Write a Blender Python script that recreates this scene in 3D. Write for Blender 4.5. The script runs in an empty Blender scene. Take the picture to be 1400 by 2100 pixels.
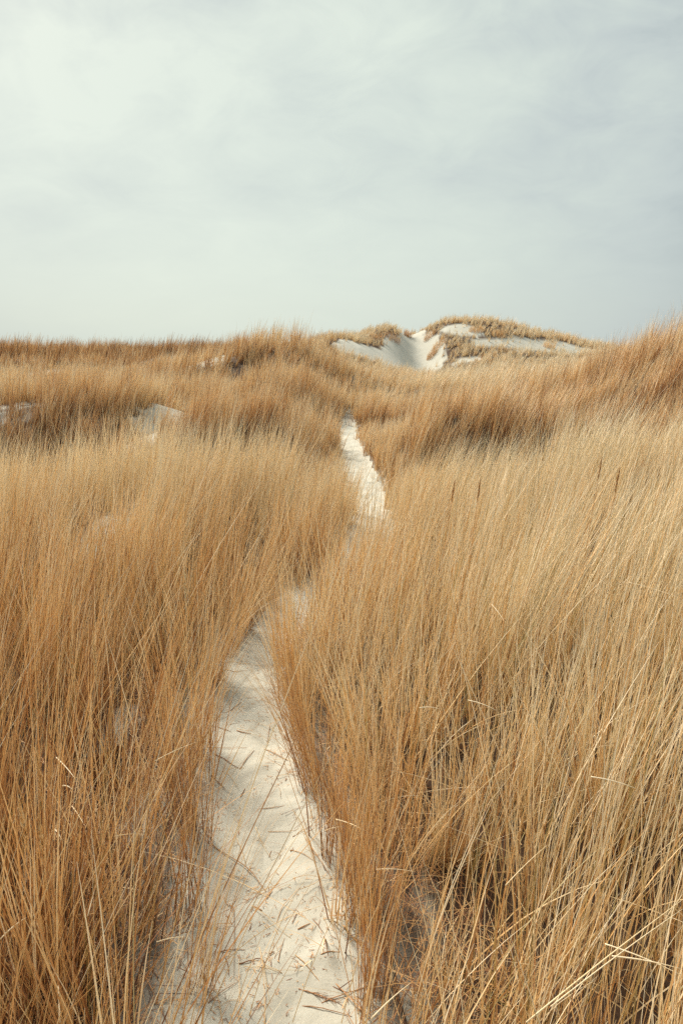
import bpy, math, random
import numpy as np

R = np.random.default_rng(7)
random.seed(7)
sc = bpy.context.scene
col = sc.collection
rad = math.radians

# ---------------------------------------------------------------- camera
CAM_Z = 1.6
PITCH = math.atan(330 / 1400)
cd = bpy.data.cameras.new('camera')
cam = bpy.data.objects.new('camera', cd)
col.objects.link(cam)
cam.location = (0, 0, CAM_Z)
cam.rotation_euler = (math.pi / 2 - PITCH, 0, 0)
cd.sensor_fit = 'VERTICAL'
cd.sensor_height = 36
cd.sensor_width = 24
cd.lens = 24
cd.clip_start = 0.02
cd.clip_end = 3000
sc.camera = cam

# ---------------------------------------------------------------- sky and sun
SUN_EL, SUN_AZ = rad(40), rad(-34)      # azimuth from +Y, negative = to the left
w = bpy.data.worlds.new('World')
sc.world = w
w.use_nodes = True
nt = w.node_tree
nt.nodes.clear()


def N(nt, typ, **kw):
    n = nt.nodes.new(typ)
    for k, v in kw.items():
        if k.startswith('i_'):
            n.inputs[k[2:].replace('_', ' ')].default_value = v
        else:
            setattr(n, k, v)
    return n


L = nt.links.new
out = N(nt, 'ShaderNodeOutputWorld')
sky = N(nt, 'ShaderNodeTexSky', sky_type='NISHITA', sun_disc=False, sun_elevation=SUN_EL, sun_rotation=SUN_AZ,
        air_density=1.0, dust_density=3.0, ozone_density=1.0)
bg_sky = N(nt, 'ShaderNodeBackground')
bg_sky.inputs['Strength'].default_value = 0.09
L(sky.outputs[0], bg_sky.inputs[0])
tc = N(nt, 'ShaderNodeTexCoord')
# clouds lie on a flat layer: project the view direction onto it
sep = N(nt, 'ShaderNodeSeparateXYZ')
L(tc.outputs['Generated'], sep.inputs[0])
addz = N(nt, 'ShaderNodeMath', operation='ADD')
addz.inputs[1].default_value = 0.28
mz = N(nt, 'ShaderNodeMath', operation='MAXIMUM')
mz.inputs[1].default_value = 0.0
L(sep.outputs['Z'], mz.inputs[0])
L(mz.outputs[0], addz.inputs[0])
dx = N(nt, 'ShaderNodeMath', operation='DIVIDE')
dy = N(nt, 'ShaderNodeMath', operation='DIVIDE')
L(sep.outputs['X'], dx.inputs[0]); L(addz.outputs[0], dx.inputs[1])
L(sep.outputs['Y'], dy.inputs[0]); L(addz.outputs[0], dy.inputs[1])
comb = N(nt, 'ShaderNodeCombineXYZ')
L(dx.outputs[0], comb.inputs[0]); L(dy.outputs[0], comb.inputs[1])
n1 = N(nt, 'ShaderNodeTexNoise', i_Scale=1.5, i_Detail=7.0, i_Roughness=0.52, i_Distortion=0.35)
n2 = N(nt, 'ShaderNodeTexNoise', i_Scale=4.6, i_Detail=7.0, i_Roughness=0.6, i_Distortion=0.6)
mp = N(nt, 'ShaderNodeMapping')
mp.inputs['Location'].default_value = (3.1, 5.7, 0)
L(comb.outputs[0], mp.inputs[0])
L(mp.outputs[0], n1.inputs['Vector']); L(mp.outputs[0], n2.inputs['Vector'])
mixn = N(nt, 'ShaderNodeMath', operation='MULTIPLY_ADD')
mixn.inputs[1].default_value = 0.55
L(n2.outputs[0], mixn.inputs[0]); L(n1.outputs[0], mixn.inputs[2])
# the bright, thin part of the overcast is where the sun stands behind it
dotn = N(nt, 'ShaderNodeVectorMath', operation='DOT_PRODUCT')
dotn.inputs[1].default_value = (-0.12, 0.985, 0.11)
L(tc.outputs['Generated'], dotn.inputs[0])
gl = N(nt, 'ShaderNodeMapRange')
gl.inputs['From Min'].default_value = 0.79
gl.inputs['From Max'].default_value = 1.0
gl.inputs['To Min'].default_value = 0.0
gl.inputs['To Max'].default_value = 0.56
L(dotn.outputs['Value'], gl.inputs[0])
addg = N(nt, 'ShaderNodeMath', operation='ADD')
# the low sky is smoothed by distance: cloud relief grows with height above the horizon
kel = N(nt, 'ShaderNodeMapRange')
kel.inputs['From Min'].default_value = 0.08
kel.inputs['From Max'].default_value = 0.42
kel.inputs['To Min'].default_value = 0.12
kel.inputs['To Max'].default_value = 1.6
L(mz.outputs[0], kel.inputs[0])
cen = N(nt, 'ShaderNodeMath', operation='SUBTRACT')
cen.inputs[1].default_value = 0.775
L(mixn.outputs[0], cen.inputs[0])
mk = N(nt, 'ShaderNodeMath', operation='MULTIPLY')
L(cen.outputs[0], mk.inputs[0]); L(kel.outputs[0], mk.inputs[1])
L(mk.outputs[0], addg.inputs[0]); L(gl.outputs[0], addg.inputs[1])
ramp = N(nt, 'ShaderNodeValToRGB')
cr = ramp.color_ramp
cr.elements[0].position = 0.0
cr.elements[0].color = (0.335, 0.385, 0.392, 1)
cr.elements[1].position = 0.62
cr.elements[1].color = (0.575, 0.635, 0.565, 1)
e = cr.elements.new(0.22); e.color = (0.440, 0.492, 0.478, 1)
e = cr.elements.new(0.42); e.color = (0.510, 0.568, 0.522, 1)
L(addg.outputs[0], ramp.inputs[0])
bg_c = N(nt, 'ShaderNodeBackground')
bg_c.inputs['Strength'].default_value = 0.92
L(ramp.outputs[0], bg_c.inputs[0])
mixs = N(nt, 'ShaderNodeMixShader')
mixs.inputs[0].default_value = 0.93
L(bg_sky.outputs[0], mixs.inputs[1]); L(bg_c.outputs[0], mixs.inputs[2])
L(mixs.outputs[0], out.inputs[0])

sd = bpy.data.lights.new('sun', 'SUN')
sd.energy = 4.6
sd.angle = rad(17)
sd.color = (1.0, 0.90, 0.76)
sun = bpy.data.objects.new('sun', sd)
col.objects.link(sun)
sun.location = (-20, 20, 30)
sun.rotation_euler = (math.pi / 2 - SUN_EL, 0, -SUN_AZ + math.pi) if False else (0, 0, 0)
from mathutils import Vector
_sd = Vector((math.sin(SUN_AZ) * math.cos(SUN_EL), math.cos(SUN_AZ) * math.cos(SUN_EL), math.sin(SUN_EL)))
sun.rotation_euler = _sd.to_track_quat('Z', 'Y').to_euler()

sc.view_settings.view_transform = 'Standard'
sc.view_settings.look = 'None'
sc.view_settings.exposure = 0.50
sc.view_settings.gamma = 1
sc.render.engine = 'CYCLES'
sc.cycles.max_bounces = 6
sc.cycles.diffuse_bounces = 2
sc.cycles.use_denoising = False
sc.cycles.filter_width = 1.5

# ---------------------------------------------------------------- numeric helpers
_T = R.random((256, 256))


def vnoise(x, y, s=1.0, seed=0):
    """smooth value noise, 0..1"""
    x = np.asarray(x, float) * s + seed * 17.31
    y = np.asarray(y, float) * s + seed * 9.77
    xi = np.floor(x).astype(int); yi = np.floor(y).astype(int)
    fx = x - xi; fy = y - yi
    fx = fx * fx * (3 - 2 * fx); fy = fy * fy * (3 - 2 * fy)
    a = _T[xi & 255, yi & 255]; b = _T[(xi + 1) & 255, yi & 255]
    c = _T[xi & 255, (yi + 1) & 255]; d = _T[(xi + 1) & 255, (yi + 1) & 255]
    return (a * (1 - fx) + b * fx) * (1 - fy) + (c * (1 - fx) + d * fx) * fy


def fbm(x, y, s, seed=0, oct=4):
    v = 0; a = 0.5
    for k in range(oct):
        v = v + a * vnoise(x, y, s * 2 ** k, seed + k * 3); a *= 0.5
    return v / (1 - 0.5 ** oct)


def sstep(a, b, x):
    t = np.clip((x - a) / (b - a), 0, 1)
    return t * t * (3 - 2 * t)


# the trail: distance ahead, centre, half width
PY = np.array([-6, 0.0, 1.34, 1.81, 2.31, 2.86, 3.38, 3.8, 4.3, 5.0, 5.7, 6.4, 8.0, 12.3, 15.5, 20, 22, 25, 30])
PX = np.array([0.1, -.05, -.177, -.245, -.34, -.45, -.54, -.46, -.27, .0, .20, .36, .36, .24, .15, .14, .3, .9, 3.2])
PW = np.array([.24, .24, .245, .24, .215, .20, .195, .165, .13, .13, .16, .20, .26, .29, .25, .20, .16, .12, .1])


def _smooth_tables():
    yy = np.linspace(-6, 30, 721)
    xx = np.interp(yy, PY, PX); ww = np.interp(yy, PY, PW)
    k = np.hanning(15); k /= k.sum()
    xs = np.convolve(np.pad(xx, 7, 'edge'), k, 'valid'); ws = np.convolve(np.pad(ww, 7, 'edge'), k, 'valid')
    return yy, xs, ws


_PYY, _PXX, _PWW = _smooth_tables()


def path_x(y): return np.interp(y, _PYY, _PXX)
def path_w(y): return np.interp(y, _PYY, _PWW)


def path_dist(x, y):
    """distance outside the trail's edge (negative on the trail)"""
    d = np.abs(x - path_x(y)) - path_w(y)
    return np.where((y > 22) | (y < -6), 9.0, d)


def G(x, y, cx, cy, sx, sy, rot=0.0):
    c, s = math.cos(rot), math.sin(rot)
    u = (x - cx) * c + (y - cy) * s; v = -(x - cx) * s + (y - cy) * c
    return np.exp(-0.5 * ((u / sx) ** 2 + (v / sy) ** 2))


# hummocks of the middle distance: x, y, half widths, rise
HUM = [(1.95, 12.9, 1.35, 1.25, .74), (-1.95, 13.2, 1.7, 1.25, .95), (-6.3, 15.4, 2.3, 1.6, .98), (-4.4, 19.6, 1.7, 1.4, .60),
       (-0.9, 20.6, 1.9, 1.6, 1.0), (-8.8, 21.0, 2.3, 1.6, .55), (2.9, 19.5, 1.6, 1.2, .35), (5.0, 25.0, 2.4, 1.6, .40),
       (-5.6, 25.0, 1.6, 1.4, .20), (4.9, 17.0, 1.5, 1.2, .40), (-2.2, 27.0, 2.4, 2.2, 0.0)]


def hummocks(x, y):
    r = 0.0 * x
    wob = 0.5 * (fbm(x, y, 0.9, 27, 2) - 0.5)
    for cx, cy, sx, sy, h in HUM:
        q = ((x - cx) / (1.5 * sx)) ** 2 + ((y - cy) / (1.45 * sy)) ** 2
        r = np.maximum(r, np.exp(-np.maximum(q + wob * q, 0) ** 1.5))
    return r


def hummock_rise(x, y):
    r = 0.0 * x
    for cx, cy, sx, sy, h in HUM:
        q = ((x - cx) / (1.5 * sx)) ** 2 + ((y - cy) / (1.45 * sy)) ** 2
        r = np.maximum(r, h * np.exp(-q ** 1.5))
    return r


def terrain(x, y):
    x = np.asarray(x, float); y = np.asarray(y, float)
    z = 0.0 * x
    pd = np.abs(x - path_x(np.clip(y, -6, 30)))
    side = sstep(0.2, 1.8, pd)
    # right bank rising to the right
    z = z + 0.50 * sstep(0.3, 4.0, x) * (1 - sstep(6.5, 10, y)) * sstep(0.5, 3.5, y)
    z = z + 0.26 * G(x, y, -1.9, 6.6, 1.3, 1.3) * side - 0.22 * sstep(2.6, 5.0, -x) * sstep(4.5, 6.5, y) * (1 - sstep(9, 13, y))
    z = z - 0.12 * G(x, y, .9, 6.6, .7, 1.2)
    # dips behind the two near crests
    z = z - 0.30 * G(x, y, 2.6, 10.0, 2.0, 1.2) * side
    z = z - 0.50 * G(x, y, -4.6, 10.8, 3.6, 1.9) * side
    # hummocks either side of the trail
    z = z + hummock_rise(x, y) * side
    z = z - 0.40 * sstep(6.3, 9.5, y) * (1 - sstep(22, 28, y)) * (1 - sstep(4.5, 7, x))
    z = z - 0.35 * G(x, y, 2.5, 22.0, 3.6, 2.6) * side
    # dune on the right
    z = z + 2.02 * G(x, y, 8.6, 13.2, 2.65, 3.8, 0.1)
    # rising plain beyond, on the left
    z = z + 0.80 * sstep(16, 33, y) * sstep(1.5, -5, x) + 0.25 * sstep(28, 42, y) * sstep(4, 9, x)
    # hummock with the low crest straight ahead
    z = z + 1.38 * G(x, y, -2.2, 27, 2.5, 3.0)
    # far left ridge
    z = z + (0.15 + 0.5 * fbm(x, 0 * y, 0.45, 19, 2)) * sstep(34, 37, y) * (1 - sstep(42, 60, y)) * sstep(-2, -7, x)
    # far dune with the blowout
    z = z + 3.15 * G(x, y, 9.9, 58, 4.6, 6.0)
    z = z + 2.3 * G(x, y, 3.0, 58, 2.8, 4.5)
    z = z + 1.8 * G(x, y, 18.5, 60, 5.5, 6)
    z = z + 2.1 * G(x, y, -0.2, 49, 2.3, 4.0)
    z = z - 1.5 * G(x, y, 5.8, 51, 1.1, 6.5)
    z = z - 0.5 * sstep(70, 120, y)
    amp = 0.08 + 0.30 * sstep(6, 11, y) * (1 - 0.4 * sstep(20, 40, y))
    z = z + amp * (fbm(x, y, 0.42, 3) - 0.5) * (0.25 + 0.75 * side)
    z = z + 0.05 * (fbm(x, y, 1.6, 9, 3) - 0.5) * side
    # the trail is trodden a little below its banks
    z = z - 0.05 * (1 - sstep(-0.05, 0.18, path_dist(x, y)))
    return z


def ray(px, py):
    u = (px - 700) / 1400.0; v = (1050 - py) / 1400.0
    cp, sp = math.cos(PITCH), math.sin(PITCH)
    return np.array((u, cp + v * sp, -sp + v * cp))


def at(px, py, h=0.0):
    """the ground point (raised by h) that the photograph shows at a pixel"""
    d = ray(px, py)
    t = np.concatenate([np.arange(0.5, 8, 0.01), np.arange(8, 100, 0.08)])
    x = d[0] * t; y = d[1] * t; z = CAM_Z + d[2] * t
    k = np.nonzero(z <= terrain(x, y) + h)[0]
    i = k[0] if len(k) else len(t) - 1
    return np.array((x[i], y[i], z[i]))


# ---------------------------------------------------------------- materials
def new_mat(name):
    m = bpy.data.materials.new(name)
    m.use_nodes = True
    m.node_tree.nodes.clear()
    return m, m.node_tree


def sand_material(name, fine=1.0):
    m, t = new_mat(name)
    Lk = t.links.new
    o = N(t, 'ShaderNodeOutputMaterial')
    b = N(t, 'ShaderNodeBsdfPrincipled')
    b.inputs['Roughness'].default_value = 0.9
    b.inputs['Specular IOR Level'].default_value = 0.15
    tc = N(t, 'ShaderNodeTexCoord')
    na = N(t, 'ShaderNodeTexNoise', i_Scale=3.0, i_Detail=8.0, i_Roughness=0.6)
    nb = N(t, 'ShaderNodeTexNoise', i_Scale=260.0, i_Detail=3.0, i_Roughness=0.7)
    Lk(tc.outputs['Object'], na.inputs['Vector']); Lk(tc.outputs['Object'], nb.inputs['Vector'])
    r1 = N(t, 'ShaderNodeValToRGB')
    r1.color_ramp.elements[0].position = 0.3; r1.color_ramp.elements[0].color = (0.50, 0.49, 0.42, 1)
    r1.color_ramp.elements[1].position = 0.7; r1.color_ramp.elements[1].color = (0.58, 0.575, 0.505, 1)
    Lk(na.outputs[0], r1.inputs[0])
    r2 = N(t, 'ShaderNodeValToRGB')
    r2.color_ramp.elements[0].position = 0.30; r2.color_ramp.elements[0].color = (0.84, 0.82, 0.79, 1)
    r2.color_ramp.elements[1].position = 0.55; r2.color_ramp.elements[1].color = (1, 1, 1, 1)
    Lk(nb.outputs[0], r2.inputs[0])
    mu = N(t, 'ShaderNodeMix', data_type='RGBA', blend_type='MULTIPLY')
    mu.inputs['Factor'].default_value = 0.75
    Lk(r1.outputs[0], mu.inputs[6]); Lk(r2.outputs[0], mu.inputs[7])
    # brown plant litter mixed into the sand where the grass is thick
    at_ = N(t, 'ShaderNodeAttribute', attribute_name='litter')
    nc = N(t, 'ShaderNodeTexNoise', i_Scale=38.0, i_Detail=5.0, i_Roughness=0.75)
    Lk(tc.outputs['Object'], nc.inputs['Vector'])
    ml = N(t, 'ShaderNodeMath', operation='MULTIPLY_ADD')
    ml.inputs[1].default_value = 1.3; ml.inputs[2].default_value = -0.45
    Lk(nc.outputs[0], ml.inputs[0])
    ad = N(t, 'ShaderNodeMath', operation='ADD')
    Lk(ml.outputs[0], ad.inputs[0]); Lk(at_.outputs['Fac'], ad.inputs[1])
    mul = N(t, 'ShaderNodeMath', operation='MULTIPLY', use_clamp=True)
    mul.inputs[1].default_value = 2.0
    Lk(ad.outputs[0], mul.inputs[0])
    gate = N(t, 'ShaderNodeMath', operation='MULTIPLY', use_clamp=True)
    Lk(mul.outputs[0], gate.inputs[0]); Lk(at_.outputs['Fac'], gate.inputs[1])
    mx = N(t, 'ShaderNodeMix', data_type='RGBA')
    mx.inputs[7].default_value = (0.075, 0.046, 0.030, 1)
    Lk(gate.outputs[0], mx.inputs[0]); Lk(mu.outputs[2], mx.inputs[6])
    Lk(mx.outputs[2], b.inputs['Base Color'])
    nd = N(t, 'ShaderNodeTexNoise', i_Scale=22.0, i_Detail=6.0, i_Roughness=0.6)
    Lk(tc.outputs['Object'], nd.inputs['Vector'])
    bp = N(t, 'ShaderNodeBump')
    bp.inputs['Strength'].default_value = 0.22; bp.inputs['Distance'].default_value = 0.015
    Lk(nd.outputs[0], bp.inputs['Height'])
    bp2 = N(t, 'ShaderNodeBump')
    bp2.inputs['Strength'].default_value = 0.25; bp2.inputs['Distance'].default_value = 0.002
    Lk(nb.outputs[0], bp2.inputs['Height']); Lk(bp.outputs[0], bp2.inputs['Normal'])
    Lk(bp2.outputs[0], b.inputs['Normal'])
    Lk(b.outputs[0], o.inputs[0])
    return m


def straw_material(name, stops, transl=0.10, rough=0.55):
    """stem colour from the per-blade attribute 'tint': x = hue pick, y = height along the blade"""
    m, t = new_mat(name)
    Lk = t.links.new
    o = N(t, 'ShaderNodeOutputMaterial')
    b = N(t, 'ShaderNodeBsdfPrincipled')
    b.inputs['Roughness'].default_value = rough
    b.inputs['Specular IOR Level'].default_value = 0.35
    a = N(t, 'ShaderNodeAttribute', attribute_name='tint')
    s = N(t, 'ShaderNodeSeparateXYZ')
    Lk(a.outputs['Vector'], s.inputs[0])
    r = N(t, 'ShaderNodeValToRGB')
    els = r.color_ramp.elements
    els[0].position = stops[0][0]; els[0].color = (*stops[0][1], 1)
    els[1].position = stops[-1][0]; els[1].color = (*stops[-1][1], 1)
    for p, c in stops[1:-1]:
        e = els.new(p); e.color = (*c, 1)
    # tips are bleached by the weather, sheaths stay browner
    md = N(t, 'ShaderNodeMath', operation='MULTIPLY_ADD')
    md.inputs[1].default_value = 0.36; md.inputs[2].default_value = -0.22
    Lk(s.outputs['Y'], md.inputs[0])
    tc = N(t, 'ShaderNodeTexCoord')
    nz = N(t, 'ShaderNodeTexNoise', i_Scale=45.0, i_Detail=2.0)
    Lk(tc.outputs['Object'], nz.inputs['Vector'])
    nm = N(t, 'ShaderNodeMath', operation='MULTIPLY_ADD')
    nm.inputs[1].default_value = 0.24; nm.inputs[2].default_value = -0.12
    Lk(nz.outputs[0], nm.inputs[0])
    ad = N(t, 'ShaderNodeMath', operation='ADD'); ad2 = N(t, 'ShaderNodeMath', operation='ADD', use_clamp=True)
    Lk(s.outputs['X'], ad.inputs[0]); Lk(md.outputs[0], ad.inputs[1])
    Lk(ad.outputs[0], ad2.inputs[0]); Lk(nm.outputs[0], ad2.inputs[1])
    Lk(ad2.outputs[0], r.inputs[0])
    ol = N(t, 'ShaderNodeMix', data_type='RGBA')
    ol.inputs[7].default_value = (0.30, 0.255, 0.085, 1)
    Lk(s.outputs['Z'], ol.inputs[0]); Lk(r.outputs[0], ol.inputs[6])
    Lk(ol.outputs[2], b.inputs['Base Color'])
    tr = N(t, 'ShaderNodeBsdfTranslucent')
    Lk(ol.outputs[2], tr.inputs[0])
    mx = N(t, 'ShaderNodeMixShader')
    mx.inputs[0].default_value = transl
    Lk(b.outputs[0], mx.inputs[1]); Lk(tr.outputs[0], mx.inputs[2])
    Lk(mx.outputs[0], o.inputs[0])
    return m


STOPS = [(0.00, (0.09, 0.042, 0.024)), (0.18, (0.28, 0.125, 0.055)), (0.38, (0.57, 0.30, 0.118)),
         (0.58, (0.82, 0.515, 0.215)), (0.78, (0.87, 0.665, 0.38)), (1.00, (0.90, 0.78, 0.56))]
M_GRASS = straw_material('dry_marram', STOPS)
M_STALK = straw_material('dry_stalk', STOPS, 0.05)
M_SAND = sand_material('dune_sand')
M_PATH = sand_material('path_sand')


def tag(o, label=None, cat=None, group=None, kind=None):
    if label: o['label'] = label
    if cat: o['category'] = cat
    if group: o['group'] = group
    if kind: o['kind'] = kind
    return o


def mesh_obj(name, co, faces_flat, nside, mat, attrs=None, smooth=True):
    """one mesh object from numpy arrays; all faces have nside corners"""
    me = bpy.data.meshes.new(name)
    nv = len(co); nf = len(faces_flat) // nside
    me.vertices.add(nv)
    me.vertices.foreach_set('co', np.ascontiguousarray(co, np.float32).ravel())
    me.loops.add(nf * nside)
    me.loops.foreach_set('vertex_index', np.ascontiguousarray(faces_flat, np.int32))
    me.polygons.add(nf)
    me.polygons.foreach_set('loop_start', np.arange(0, nf * nside, nside, dtype=np.int32))
    try:
        me.polygons.foreach_set('loop_total', np.full(nf, nside, np.int32))
    except Exception:
        pass
    if attrs:
        for an, (typ, arr) in attrs.items():
            at_ = me.attributes.new(an, typ, 'POINT')
            at_.data.foreach_set('value' if typ == 'FLOAT' else 'vector', np.ascontiguousarray(arr, np.float32).ravel())
    me.update(calc_edges=True)
    if smooth:
        me.polygons.foreach_set('use_smooth', np.ones(nf, bool))
    me.materials.append(mat)
    o = bpy.data.objects.new(name, me)
    col.objects.link(o)
    return o


# ---------------------------------------------------------------- bare-sand patches (world ellipses found from the photograph)
BARE = []   # cx, cy, rx, ry, strength


def bare(px, py, rx, ry, k=1.0, h=0.0):
    p = at(px, py, h)
    BARE.append((p[0], p[1], rx, ry, k))


bare(345, 865, 0.62, 1.8, 0.88); bare(290, 905, 0.4, 1.0, 0.6)
bare(10, 800, 0.6, 1.8, 0.6); bare(60, 845, 0.3, 1.0, 0.4); bare(10, 845, 0.35, 1.0, 0.55); bare(85, 770, 1.1, 2.2, 0.75)
bare(200, 795, 0.6, 1.3, 0.5)
for px_ in range(60, 440, 60):
    bare(px_, 742 + (px_ % 7), 0.9, 1.4, 0.45 + 0.35 * ((px_ // 60) % 2))
bare(455, 735, 0.2, 1.0, 0.6)
bare(215, 1090, 0.17, 0.8, 0.9); bare(270, 1080, 0.12, 0.7, 0.9)
bare(300, 1660, 0.08, 0.16, 0.9); bare(240, 1490, 0.08, 0.22, 0.85)
bare(868, 1850, 0.03, 0.22, 0.5); bare(850, 2060, 0.05, 0.12, 0.7)
# white sand of the far dune
for px_, py_, rx_, ry_ in ((870, 768, 1.2, 2.5), (868, 750, 1.7, 2.5), (862, 735, 1.7, 2.5), (855, 718, 1.6, 2.5), (850, 703, 1.3, 2.0), (845, 688, 1.0, 2.0),
                           (825, 745, 1.2, 2), (790, 732, 1.3, 2), (755, 720, 1.2, 2), (720, 710, 1.2, 2), (815, 712, 1.0, 2), (815, 728, 1.4, 2.4), (800, 745, 1.4, 2.4),
                           ):
    bare(px_, py_, rx_, ry_, 1.0)
for px_, py_, rx_, ry_ in ((935, 672, 1.3, 1.6), (965, 682, 1.0, 1.2), (1000, 705, 1.4, 1.0), (1060, 705, 1.6, 1.5), (1120, 710, 2.4, 1.8), (1170, 712, 2.0, 1.6),
                           (955, 738, 1.2, .8)):
    bare(px_, py_, rx_, ry_, 0.85)


def grass_cover(x, y):
    """0..1, how thickly the grass stands at a place"""
    d = path_dist(x, y)
    c = sstep(-0.05, 0.04, d - 0.07 * (vnoise(x, y, 5.0, 4) - 0.5))
    for cx, cy, rx, ry, k in BARE:
        q = ((x - cx) / rx) ** 2 + ((y - cy) / ry) ** 2
        c = c * (1 - k * (1 - sstep(0.35, 1.4, q + 1.6 * (fbm(x, y, 2.2 / max(rx, .3), 6, 3) - 0.5))))
    # tussocks with thinner growth between them
    n = fbm(x, y, 1.7, 21, 3)
    m0 = 0.92 - 0.14 * sstep(4, 7, y)
    c = c * (m0 + (1 - m0) * sstep(0.36, 0.52, n))
    c = np.maximum(c, .95 * G(x, y, -1.6, 26.5, 1.8, 2.6))
    c = np.maximum(c, sstep(3.6, 4.6, x) * sstep(8.5, 9.5, y) * (1 - sstep(18, 20, y)))
    return c


def region_of(x, y):
    px = path_x(np.clip(y, -6, 30))
    r = np.where(x < px, 0, 1)
    r = np.where((y > 8.0) & (x < px), 2, r)                              # hollow and plain on the left
    r = np.where((y > 8.6) & (x >= px), 3, r)                             # plain on the right
    r = np.where(((x + 2.2) / 2.7) ** 2 + ((y - 13.8) / 2.8) ** 2 < 1, 4, r)
    r = np.where(((x - 2.2) / 2.2) ** 2 + ((y - 13.8) / 3.2) ** 2 < 1, 5, r)
    r = np.where((x > 4.4 + 0.0 * y) & (y > 8.2) & (y < 22) & (x > 0.32 * y), 6, r)
    r = np.where((y > 21) & (y < 34) & (x > -6.5) & (x < 4.2), 7, r)
    r = np.where((y >= 31) & (x < -1.5), 8, r)
    r = np.where((y >= 36) & (x >= -1.5), 9, r)
    return r


LABELS = [
    'dense dry marram grass filling the near bank to the left of the sandy path',
    'tall pale gold marram grass covering the near slope to the right of the sandy path',
    'brownish dry grass in the shadowy hollow beyond the left bank, around a small bare sand patch',
    'pale dry grass on the flat between the right hummock and the sandy far dune',
    'rounded golden grass hummock just left of where the path narrows to a sliver',
    'rounded grass hummock with a rusty brown flank just right of the narrowing path',
    'rusty brown grass on the steep dune that climbs out of the picture on the right',
    'golden grass over the low rounded crest in front of the white sand blowout',
    'thin dark grass fringe along the flat ridge on the left skyline',
    'scattered pale grass on the far dune around its white sand blowout',
]
NAMES = ['bank_grass', 'slope_grass', 'hollow_grass', 'plain_grass', 'hummock_grass', 'hummock_grass', 'dune_grass', 'crest_grass', 'ridge_grass', 'far_dune_grass']


# ---------------------------------------------------------------- grass
def blades(base, az, tilt0, bend, length, width, yaw, hue, seg, olive=0.0):
    """ribbons: base (n,3); returns vertices, quad indices, tint"""
    n = len(base)
    P = np.zeros((n, seg + 1, 3)); P[:, 0] = base
    for k in range(seg):
        tm = (k + 0.5) / seg
        th = tilt0 + bend * tm ** 1.5
        dl = length / seg
        P[:, k + 1, 0] = P[:, k, 0] + np.sin(th) * np.cos(az) * dl
        P[:, k + 1, 1] = P[:, k, 1] + np.sin(th) * np.sin(az) * dl
        P[:, k + 1, 2] = P[:, k, 2] + np.cos(th) * dl
    t = np.linspace(0, 1, seg + 1)
    wd = width[:, None] * (1 - 0.88 * t ** 2.2)[None, :] * 0.5
    sx = np.cos(yaw)[:, None] * wd; sy = np.sin(yaw)[:, None] * wd
    V = np.zeros((n, seg + 1, 2, 3))
    V[:, :, 0] = P; V[:, :, 1] = P
    V[:, :, 0, 0] -= sx; V[:, :, 0, 1] -= sy
    V[:, :, 1, 0] += sx; V[:, :, 1, 1] += sy
    idx = (np.arange(n) * (seg + 1) * 2)[:, None, None]
    k = (np.arange(seg) * 2)[None, :, None]
    F = idx + k + np.array([0, 1, 3, 2])[None, None, :]
    T = np.zeros((n, seg + 1, 2, 3))
    T[..., 0] = hue[:, None, None]
    T[..., 1] = t[None, :, None]
    T[..., 2] = np.broadcast_to(olive, (n,))[:, None, None]
    return V.reshape(-1, 3), F.reshape(-1), T.reshape(-1, 3)


def hue_field(x, y):
    h = 0.735 + 0.30 * (fbm(x, y, 0.22, 41, 3) - 0.5) + (0.26 + 0.16 * sstep(8, 12, y)) * (fbm(x, y, 1.1 - .0 * y, 51, 3) - 0.5)
    h = h + 0.12 * sstep(0.2, 1.5, x) * (1 - sstep(7.5, 8.5, y))                   # bleached slope on the right
    h = h - 0.13 * sstep(0.2, 1.2, -x) * (1 - sstep(2.5, 6, y)) - 0.24 * sstep(0.1, .6, -x) * (1 - sstep(1.4, 3.4, y))                    # older, browner growth on the left, with shade and vignette painted into it
    h = h + 0.16 * G(x, y, -1.6, 6.8, 1.8, 0.9) + 0.20 * G(x, y, 3.0, 7.2, 1.4, 0.8)
    mid = sstep(7.5, 9, y) * (1 - sstep(30, 34, y))
    hm = hummocks(x, y); hf = hummocks(x, y + 1.4)          # crests, and camera-side flanks: rusty growth with shade painted into the hue
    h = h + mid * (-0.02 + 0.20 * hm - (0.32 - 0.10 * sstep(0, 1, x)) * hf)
    h = h - 0.12 * G(x, y, 2.9, 12.8, 0.9, 1.0) - 0.22 * G(x, y, -5.4, 11.8, 2.4, 1.6)  # shade of the left hollow and right hummock's side, painted into the hue
    h = h - 0.11 * sstep(3.0, 6, x) * sstep(8.8, 11, y) * (1 - sstep(18, 22, y))
    h = h - 0.36 * sstep(30, 34, y) * sstep(-1, -5, x)
    h = h + 0.26 * sstep(34, 42, y) * sstep(-1, 1, x) + 0.16 * G(x, y, 5.5, 26, 4, 6)
    return h


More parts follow.
